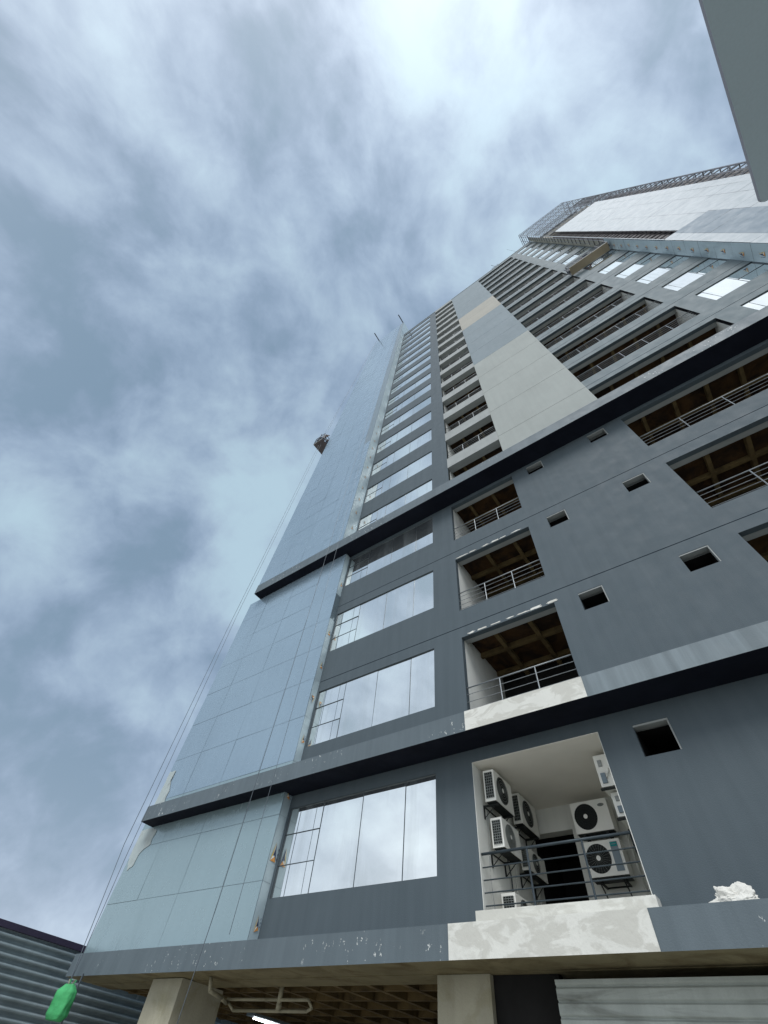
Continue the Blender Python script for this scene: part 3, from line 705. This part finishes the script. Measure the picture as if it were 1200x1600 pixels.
# drain hoses and wiring of the left wall units
for i, pts in enumerate(([(-.508, 1.06, .467), (-.509, 1.055, .44), (-.505, 1.05, .40), (-.511, 1.045, .34), (-.509, 1.05, .27)],
                         [(-.507, 1.12, .467), (-.509, 1.13, .43), (-.505, 1.14, .36), (-.509, 1.15, .30), (-.507, 1.15, .265)],
                         [(-.505, 1.20, .47), (-.509, 1.19, .44), (-.507, 1.17, .35), (-.509, 1.17, .265)])):
    mb = MB(); mb.path(pts, .011 if i else .008, ('band', 'steel_dk', 'plaster_w')[i], 6)
    tag(mb.build('drain_hose', origin=P(*pts[-1])), ('pale thin hose nearest the loggia mouth on the left wall', 'dark hose dropping between the left wall units', 'white hose deepest on the left wall of the loggia')[i], 'hose', 'hoses on the loggia wall')
# pipe bundle in the back right corner
mb = MB()
mb.path([(-.262, 1.285, .46), (-.262, 1.29, .36), (-.255, 1.29, .27)], .02, 'plaster_w', 8)
mb.path([(-.25, 1.27, .46), (-.25, 1.275, .42), (-.238, 1.28, .36), (-.24, 1.285, .33)], .025, 'steel_dk', 8)
tag(mb.build('refrigerant_pipes', origin=P(-.255, 1.29, .262)), 'dark and pale pipe bundle running down the loggia back corner', 'pipe')

# ------------------------------------------------------------------ corrugated fences
def corr(mb, p0, p1, zb, zt, pitch, amp, mt, seg=6, off=(0, 1)):
    n = int((zt-zb)/pitch*seg)
    ax = Vector((p1[0]-p0[0], p1[1]-p0[1], 0)).normalized(); nn = Vector((-ax.y, ax.x, 0))
    prev = None
    for i in range(n+1):
        z = zb+(zt-zb)*i/n; ph = (i % seg)/seg
        o_ = max(-1, min(1, math.sin(2*math.pi*i/seg)*1.6))*amp if mt == 'corr_b' else (amp if .25 < ph < .5 else .25*amp if .75 < ph < .8 else 0)
        o_ += .006*math.sin(z*9.1)*(mt == 'corr')
        cur = [(p0[0]+nn.x*o_, p0[1]+nn.y*o_, z), (p1[0]+nn.x*o_, p1[1]+nn.y*o_, z)]
        if prev: mb.quad([prev[0], prev[1], cur[1], cur[0]], mt, True, True)
        prev = cur
FX = -2.0
t = empty('corrugated_fence', (FX*K, 6, 0), 'tall blue grey corrugated metal fence beside the tower, purple capped', 'fence')
mb = MB(); corr(mb, (FX*K, -2), (FX*K, 2.6*K), 0, .2575*K+EYE, .15, .045, 'corr_b', 8); part(mb, 'sheet', t)
mb = MB(); mb.box((FX-.008, -.25, .2577), (FX+.008, 2.6, .272), 'trim'); part(mb, 'cap_rail', t)
for y in (.5, .8, 1.1, 1.4, 1.7, 2.0, 2.3):
    mb = MB(); mb.box((FX-.02, y, -.2), (FX-.006, y+.01, .257), 'brown'); part(mb, 'post', t)
t = empty('corrugated_screen', (0.2*K, .99*K, 0), 'weathered pale corrugated sheet wall under the ledge, right of the column', 'wall')
mb = MB(); corr(mb, (-.384*K, .985*K), (1.9*K, .985*K), 0, .172*K+EYE, .13, .022, 'corr', 12); part(mb, 'sheet', t)
mb = MB()
for i in range(7): mb.box((-.38+.35*i, .992, -.2), (-.37+.35*i, 1.0-.001, .171), 'brown')
part(mb, 'support_frame', t)

# ------------------------------------------------------------------ pipes and lamp in the undercroft
def mpipe(pts, r): mb = MB(); mb.path(pts, r, 'pvc', 10); 
t = empty('drain_pipes', P(-1.1, 1.05, .165), 'looped dusty drain pipes hung under the ceiling', 'pipe')
mb = MB(); mb.path([(-1.24, .965, .184), (-1.235, .97, .162), (-1.26, 1.03, .160), (-1.285, 1.07, .158)], .034, 'pvc', 10); part(mb, 'bend_pipe', t)
mb = MB(); mb.path([(-1.285, 1.07, .164), (-1.15, 1.075, .164), (-1.01, 1.075, .1635), (-1.0, 1.08, .152), (-1.02, 1.085, .1475), (-1.27, 1.085, .1475), (-1.285, 1.075, .160)], .024, 'pvc', 10); part(mb, 'loop_pipe', t)
mb = MB(); mb.tube((-1.10, 1.072, .19), (-1.105, 1.078, .147), .045, 'pvc', 10); mb.tube((-1.103, 1.076, .158), (-1.104, 1.078, .15), .052, 'pvc', 10); part(mb, 'drop_pipe', t)
t = empty('tube_lamp', P(-1.40, 1.277, .166), 'lit white fluorescent tube under the undercroft ceiling', 'lamp')
mb = MB(); mb.tube((-1.40, 1.277, .160), (-1.415, 1.43, .160), .013, 'lamp', 10); part(mb, 'tube', t)
mb = MB(); mb.box((-1.425, 1.27, .1635), (-1.392, 1.44, .169), 'white_panel'); part(mb, 'fitting', t)

# ------------------------------------------------------------------ hanging cables, sack, rag
def cable(pts, r, label, mt='cable', name='hoist_cable', group='hoist cables hanging down the bay'):
    mb = MB(); mb.path(pts, r, mt, 5); o = mb.build(name, origin=P(*pts[0])); tag(o, label, 'cable', group); return o
cable([(-1.76, .885, 8.6), (-1.93, .89, 4.1), (-1.90, .90, 1.5), (-1.845, .895, .5), (-1.755, .89, .17)], .009, 'outermost hoist cable bowing out to the green sack')
cable([(-1.75, .885, 8.6), (-1.90, .895, 4.1), (-1.87, .90, 1.6), (-1.80, .90, .45), (-1.765, .895, .235), (-1.74, .89, -.1)], .008, 'inner cable running beside the outermost one at the tower edge')
cable([(-1.27, .89, 8.6), (-1.235, .895, 3.0), (-1.215, .90, 1.0), (-1.21, .895, .3), (-1.225, .89, -.2)], .008, 'dark cable hanging straight down the middle of the wrapped bay')
cable([(-1.22, .89, 8.6), (-1.17, .895, 3.0), (-1.14, .90, 1.0), (-1.135, .90, .24)], .006, 'thin cable nearest the printed corner of the wrapped bay')
cable([(.90, .93, 8.2), (.89, .925, 6), (.875, .93, 4.6)], .010, 'left cable of the tan work platform', group=None)
cable([(1.14, .90, 8.2), (1.14, .92, 6), (1.14, .925, 4.6)], .010, 'right cable of the tan work platform', group=None)
mb = MB(); mb.path([(-1.71, .895, .185), (-1.715, .9, .1), (-1.70, .90, -.05), (-1.69, .9, -.2)], .022, 'cable', 6)
tag(mb.build('hanging_rope', origin=P(-1.71, .895, .185)), 'dark rope hanging in front of the fence right of the green sack', 'rope')
# green sack
t = empty('green_sack', P(-1.70, .86, .10), 'bright green sack hanging on a cable in front of the fence', 'sack')
mb = MB(); nu, nv = 36, 26; grid = []
c0 = Vector(P(-1.683, .86, .128))
for j in range(nv+1):
    tt = j/nv; z = -.26+.50*tt
    row = []
    prof = (.78+.22*min(1, tt*7))*(1 if tt < .8 else 1-(tt-.8)*2.4)
    for i in range(nu):
        a = 2*math.pi*i/nu
        sq = 1/max(abs(math.cos(a)), abs(math.sin(a)))**.65
        w_ = prof*(1+.12*mnoise.noise(Vector((math.cos(a)*2, math.sin(a)*2, tt*4)))+.07*mnoise.noise(Vector((math.cos(a)*6, math.sin(a)*6, tt*5))))
        q = Vector((math.cos(a)*.20*sq*w_, math.sin(a)*.12*sq*w_, z+.02*mnoise.noise(Vector((a, tt*3, 1)))))
        q.rotate(Matrix.Rotation(R(25), 3, 'Z')); row.append(c0+q)
    grid.append(row)
for j in range(nv):
    for i in range(nu): mb.quad([grid[j][i], grid[j][(i+1) % nu], grid[j+1][(i+1) % nu], grid[j+1][i]], 'sack', True, True)
mb.quad(grid[0][::-1], 'sack', True); mb.quad(grid[-1], 'sack', True); part(mb, 'sack_body', t)
mb = MB(); tp = c0+Vector((0, 0, .22))
for k in range(6):
    a = k*1.05; mb.path([tuple(tp+Vector((math.cos(a)*.04, math.sin(a)*.04, 0))), tuple(tp+Vector((math.cos(a)*.08, math.sin(a)*.07, .09)))], .012, 'sack' if k % 2 else 'rope', 5, True)
mb.path([tuple(tp), tuple(Vector(P(-1.755, .89, .17)))], .01, 'rope', 5, True); part(mb, 'knot', t)
# crumpled rag on the lowest ledge
def crumple(c, rx, ry, rz, seed, mt, nu=64, nv=30):
    mb = MB(); g_ = []
    for j in range(nv+1):
        ph = math.pi*j/nv/2*1.02; row = []
        for i in range(nu):
            a = 2*math.pi*i/nu; dv = Vector((math.cos(a)*math.cos(ph), math.sin(a)*math.cos(ph), math.sin(ph)))
            rr = 1+.6*mnoise.noise(dv*1.6+Vector((seed, 0, 0)))+.16*(1-2*abs(mnoise.noise(dv*3.5+Vector((0, seed, 0)))))+.10*mnoise.noise(dv*11)
            row.append(Vector(c)+Vector((dv.x*rx*rr, dv.y*ry*rr, max(0, dv.z*rz*rr))))
        g_.append(row)
    for j in range(nv):
        for i in range(nu): mb.quad([g_[j][i], g_[j][(i+1) % nu], g_[j+1][(i+1) % nu], g_[j+1][i]], mt, True)
    mb.quad(g_[0][::-1], mt, True)
    return mb
c0 = P(-.072, .93, .2316)
mb = crumple(c0, .21, .09, .15, 5.1, 'rag')
tag(mb.build('crumpled_rag', origin=c0), 'crumpled white plastic rag lying on the lowest ledge', 'rag')

# ------------------------------------------------------------------ roof davits
def davit(x, label):
    t = empty('roof_davit', P(x, 1.0, LTOP), label, 'davit', 'roof davits of the wrapped bay')
    mb = MB(); mb.tube((x, 1.05, LTOP+.03), (x, .76, LTOP+.10), .08, 'machine', 6); part(mb, 'arm', t)
    mb = MB(); mb.tube((x, 1.0, LTOP), (x, 1.0, LTOP+.055), .07, 'machine', 6); part(mb, 'stand', t)
davit(-1.74, 'dark davit arm sticking out over the outer roof corner'); davit(-1.17, 'dark davit arm sticking out over the inner roof corner of the bay')
t = empty('roof_aerial', P(.62, 1.01, ROOF+.03), 'small spiky aerial on the roof edge above the loggias', 'aerial')
mb = MB(); mb.tube((.62, 1.01, ROOF+.03), (.62, 1.01, ROOF+.33), .03, 'machine', 5)
part(mb, 'mast', t)
mb = MB(); mb.tube((.56, 1.01, ROOF+.2), (.68, 1.01, ROOF+.2), .02, 'machine', 4); mb.tube((.58, .97, ROOF+.27), (.66, 1.05, ROOF+.27), .02, 'machine', 4); part(mb, 'crossbar', t)

# ------------------------------------------------------------------ people (skinned figures)
def person(label, loc, rz, shirt, trousers, helmet, bend=.25, reach=1):
    t = empty('person', loc, label, 'person')
    t.rotation_euler = (0, 0, rz)
    J = {'pel': (0, 0, .93, .14), 'bel': (0, .03*bend*4, 1.08, .145), 'che': (0, .12*bend*4, 1.32, .155), 'nek': (0, .17*bend*4, 1.5, .055), 'hed': (0, .20*bend*4, 1.60, .085), 'hd2': (0, .21*bend*4, 1.70, .09),
         'shL': (-.18, .12*bend*4, 1.42, .07), 'elL': (-.27, .22*bend*4+.05, 1.18, .045), 'haL': (-.20, .42*bend*4+.1, 1.15, .032),
         'shR': (.18, .12*bend*4, 1.42, .07), 'elR': (.28, .25*bend*4+.05, 1.22, .045), 'haR': (.20, .45*bend*4+.1, 1.3, .032),
         'hiL': (-.10, 0, .88, .10), 'knL': (-.12, .05, .48, .065), 'anL': (-.12, -.02, .09, .045), 'toL': (-.12, .14, .04, .04),
         'hiR': (.10, 0, .88, .10), 'knR': (.12, .06, .48, .065), 'anR': (.12, -.02, .09, .045), 'toR': (.12, .14, .04, .04)}
    E_ = [('pel', 'bel'), ('bel', 'che'), ('che', 'nek'), ('nek', 'hed'), ('hed', 'hd2'), ('che', 'shL'), ('shL', 'elL'), ('elL', 'haL'), ('che', 'shR'), ('shR', 'elR'), ('elR', 'haR'), ('pel', 'hiL'), ('hiL', 'knL'), ('knL', 'anL'), ('anL', 'toL'), ('pel', 'hiR'), ('hiR', 'knR'), ('knR', 'anR'), ('anR', 'toR')]
    ks = list(J); me = bpy.data.meshes.new('body'); me.from_pydata([J[k][:3] for k in ks], [(ks.index(a), ks.index(b)) for a, b in E_], [])
    o = bpy.data.objects.new('body', me); C.objects.link(o); o.parent = t
    sk = o.modifiers.new('skin', 'SKIN'); sd = o.modifiers.new('sub', 'SUBSURF'); sd.levels = 1; sd.render_levels = 1
    for i, k in enumerate(ks):
        me.skin_vertices[0].data[i].radius = (J[k][3], J[k][3]*.85); me.skin_vertices[0].data[i].use_root = (i == 0)
    me.materials.append(M['skin'])
    def cloth(sel, name, mt, grow):
        ii = [k for k in ks if k in sel]; me2 = bpy.data.meshes.new(name)
        me2.from_pydata([J[k][:3] for k in ii], [(ii.index(a), ii.index(b)) for a, b in E_ if a in ii and b in ii], [])
        q = bpy.data.objects.new(name, me2); C.objects.link(q); q.parent = t
        q.modifiers.new('skin', 'SKIN'); s3 = q.modifiers.new('sub', 'SUBSURF'); s3.levels = 1; s3.render_levels = 1
        for i, k in enumerate(ii):
            me2.skin_vertices[0].data[i].radius = (J[k][3]+grow, J[k][3]*.85+grow); me2.skin_vertices[0].data[i].use_root = (i == 0)
        me2.materials.append(M[mt])
    cloth({'pel', 'bel', 'che', 'shL', 'elL', 'shR', 'elR'}, 'shirt', shirt, .02)
    cloth({'pel', 'hiL', 'knL', 'anL', 'hiR', 'knR', 'anR'}, 'trousers', trousers, .02)
    mb = MB(); hp = Vector(J['hd2'][:3])
    for a_ in range(12):
        for b_ in range(4):
            def sp(i, j): th, ph = 2*math.pi*i/12, math.pi/2*j/4; return tuple(hp+Vector((math.cos(th)*math.cos(ph)*.125, math.sin(th)*math.cos(ph)*.14, .02+math.sin(ph)*.13)))
            mb.quad([sp(a_, b_), sp(a_+1, b_), sp(a_+1, b_+1), sp(a_, b_+1)], helmet, True, True)
    h = mb.build('helmet', t)
    return t

# ------------------------------------------------------------------ suspended platforms
def platform(label, a, b, z, along, mt_under, rail_h=.125, mesh_side=False):
    """a, b: opposite plan corners (u, Y) in units; z floor height in units."""
    t = empty('suspended_platform', P((a[0]+b[0])/2, (a[1]+b[1])/2, z), label, 'work platform')
    x0_, x1_ = sorted((a[0], b[0])); y0_, y1_ = sorted((a[1], b[1]))
    mb = MB(); mb.box((x0_, y0_, z), (x1_, y1_, z+.006), mt_under); part(mb, 'deck', t)
    mb = MB()
    cs = [(x0_, y0_), (x1_, y0_), (x1_, y1_), (x0_, y1_)]
    for h in (.04, .085, rail_h):
        for p, q in zip(cs, cs[1:]+cs[:1]): mb.tube((*p, z+h), (*q, z+h), .022, 'machine', 5)
    n_ = 5
    for i in range(n_+1):
        for ed in ((cs[0], cs[1]), (cs[3], cs[2])) if along == 'x' else ((cs[0], cs[3]), (cs[1], cs[2])):
            px, py = ed[0][0]+(ed[1][0]-ed[0][0])*i/n_, ed[0][1]+(ed[1][1]-ed[0][1])*i/n_
            mb.tube((px, py, z), (px, py, z+rail_h), .02, 'machine', 5)
    part(mb, 'guard_rail', t)
    mb = MB()
    for e_ in ((0, 3), (1, 2)) if along == 'x' else ((0, 1), (3, 2)):
        c_ = [(cs[e_[0]][k]+cs[e_[1]][k])/2 for k in (0, 1)]
        mb.box((c_[0]-.012, c_[1]-.012, z+.02), (c_[0]+.012, c_[1]+.012, z+.09), 'machine'); mb.tube((c_[0], c_[1], z+.09), (c_[0], c_[1], z+.2), .04, 'machine', 6)
    part(mb, 'hoist_motor', t)
    mb = MB(); mb.box((x0_, y0_-.001, z+.0065), (x1_, y0_+.001, z+.022), 'band'); part(mb, 'toe_board', t)
    return t
M['ply2'] = mat('reddish_brown_deck', (.12, .10, .10), .8, var=.12, vscale=2)
platform('long tan bottomed work platform hung in front of the right windows', (.835, .918), (1.16, .985), 4.285, 'x', 'ply')
person('worker in a red top standing on the tan work platform', P(1.0, .945, 4.291), 0, 'red', 'navy', 'red', .2)
platform('small brown bottomed work platform hung at the outer edge of the wrapped bay', (-1.99, .865), (-1.865, 1.02), 4.0, 'y', 'ply2', .14)
person('worker in a white shirt on the brown work platform', P(-1.93, .90, 4.006), R(-60), 'white_cloth', 'navy', 'white_cloth', .3)
person('worker in dark clothes behind the white-shirted one on the platform', P(-1.94, .97, 4.006), R(-80), 'navy', 'navy', 'machine', .2)

# ------------------------------------------------------------------ neighbour's canopy overhead
H = 2.6
t = empty('entrance_canopy', (3.4, -1.9, 0), 'flat grey green canopy slab jutting in overhead at the top right corner', 'canopy')
xe, ye = .494*H, .316*H; rr = .009*H
pts = [(.492*H, -6.0), (.492*H, -.02*H), (.510*H, ye-rr)]
for i in range(1, 9):
    a = math.pi-math.pi/2*i/8
    pts.append((.510*H+rr+rr*math.cos(a), ye-rr+rr*math.sin(a)))
pts += [(7.0, ye+.002), (7.0, -6.0)]
mb = MB(); zb, zt = EYE+H, EYE+H+.02
mb.quad([(x, y, zb) for x, y in pts], 'canopy', True); mb.quad([(x, y, zt) for x, y in pts][::-1], 'canopy', True)
for a, b in zip(pts, pts[1:]+pts[:1]): mb.quad([(*a, zb), (*b, zb), (*b, zt), (*a, zt)], 'canopy_edge', True)
part(mb, 'slab', t)
for x, y in ((6.6, .2), (6.6, -5.6), (2.2, -5.6)):
    mb = MB(); mb.box(((x-.15)/K, (y-.15)/K, -.2), ((x+.15)/K, (y+.15)/K, (zb-EYE)/K-.0005), 'rawconc', 'xXyY'); part(mb, 'post', t)
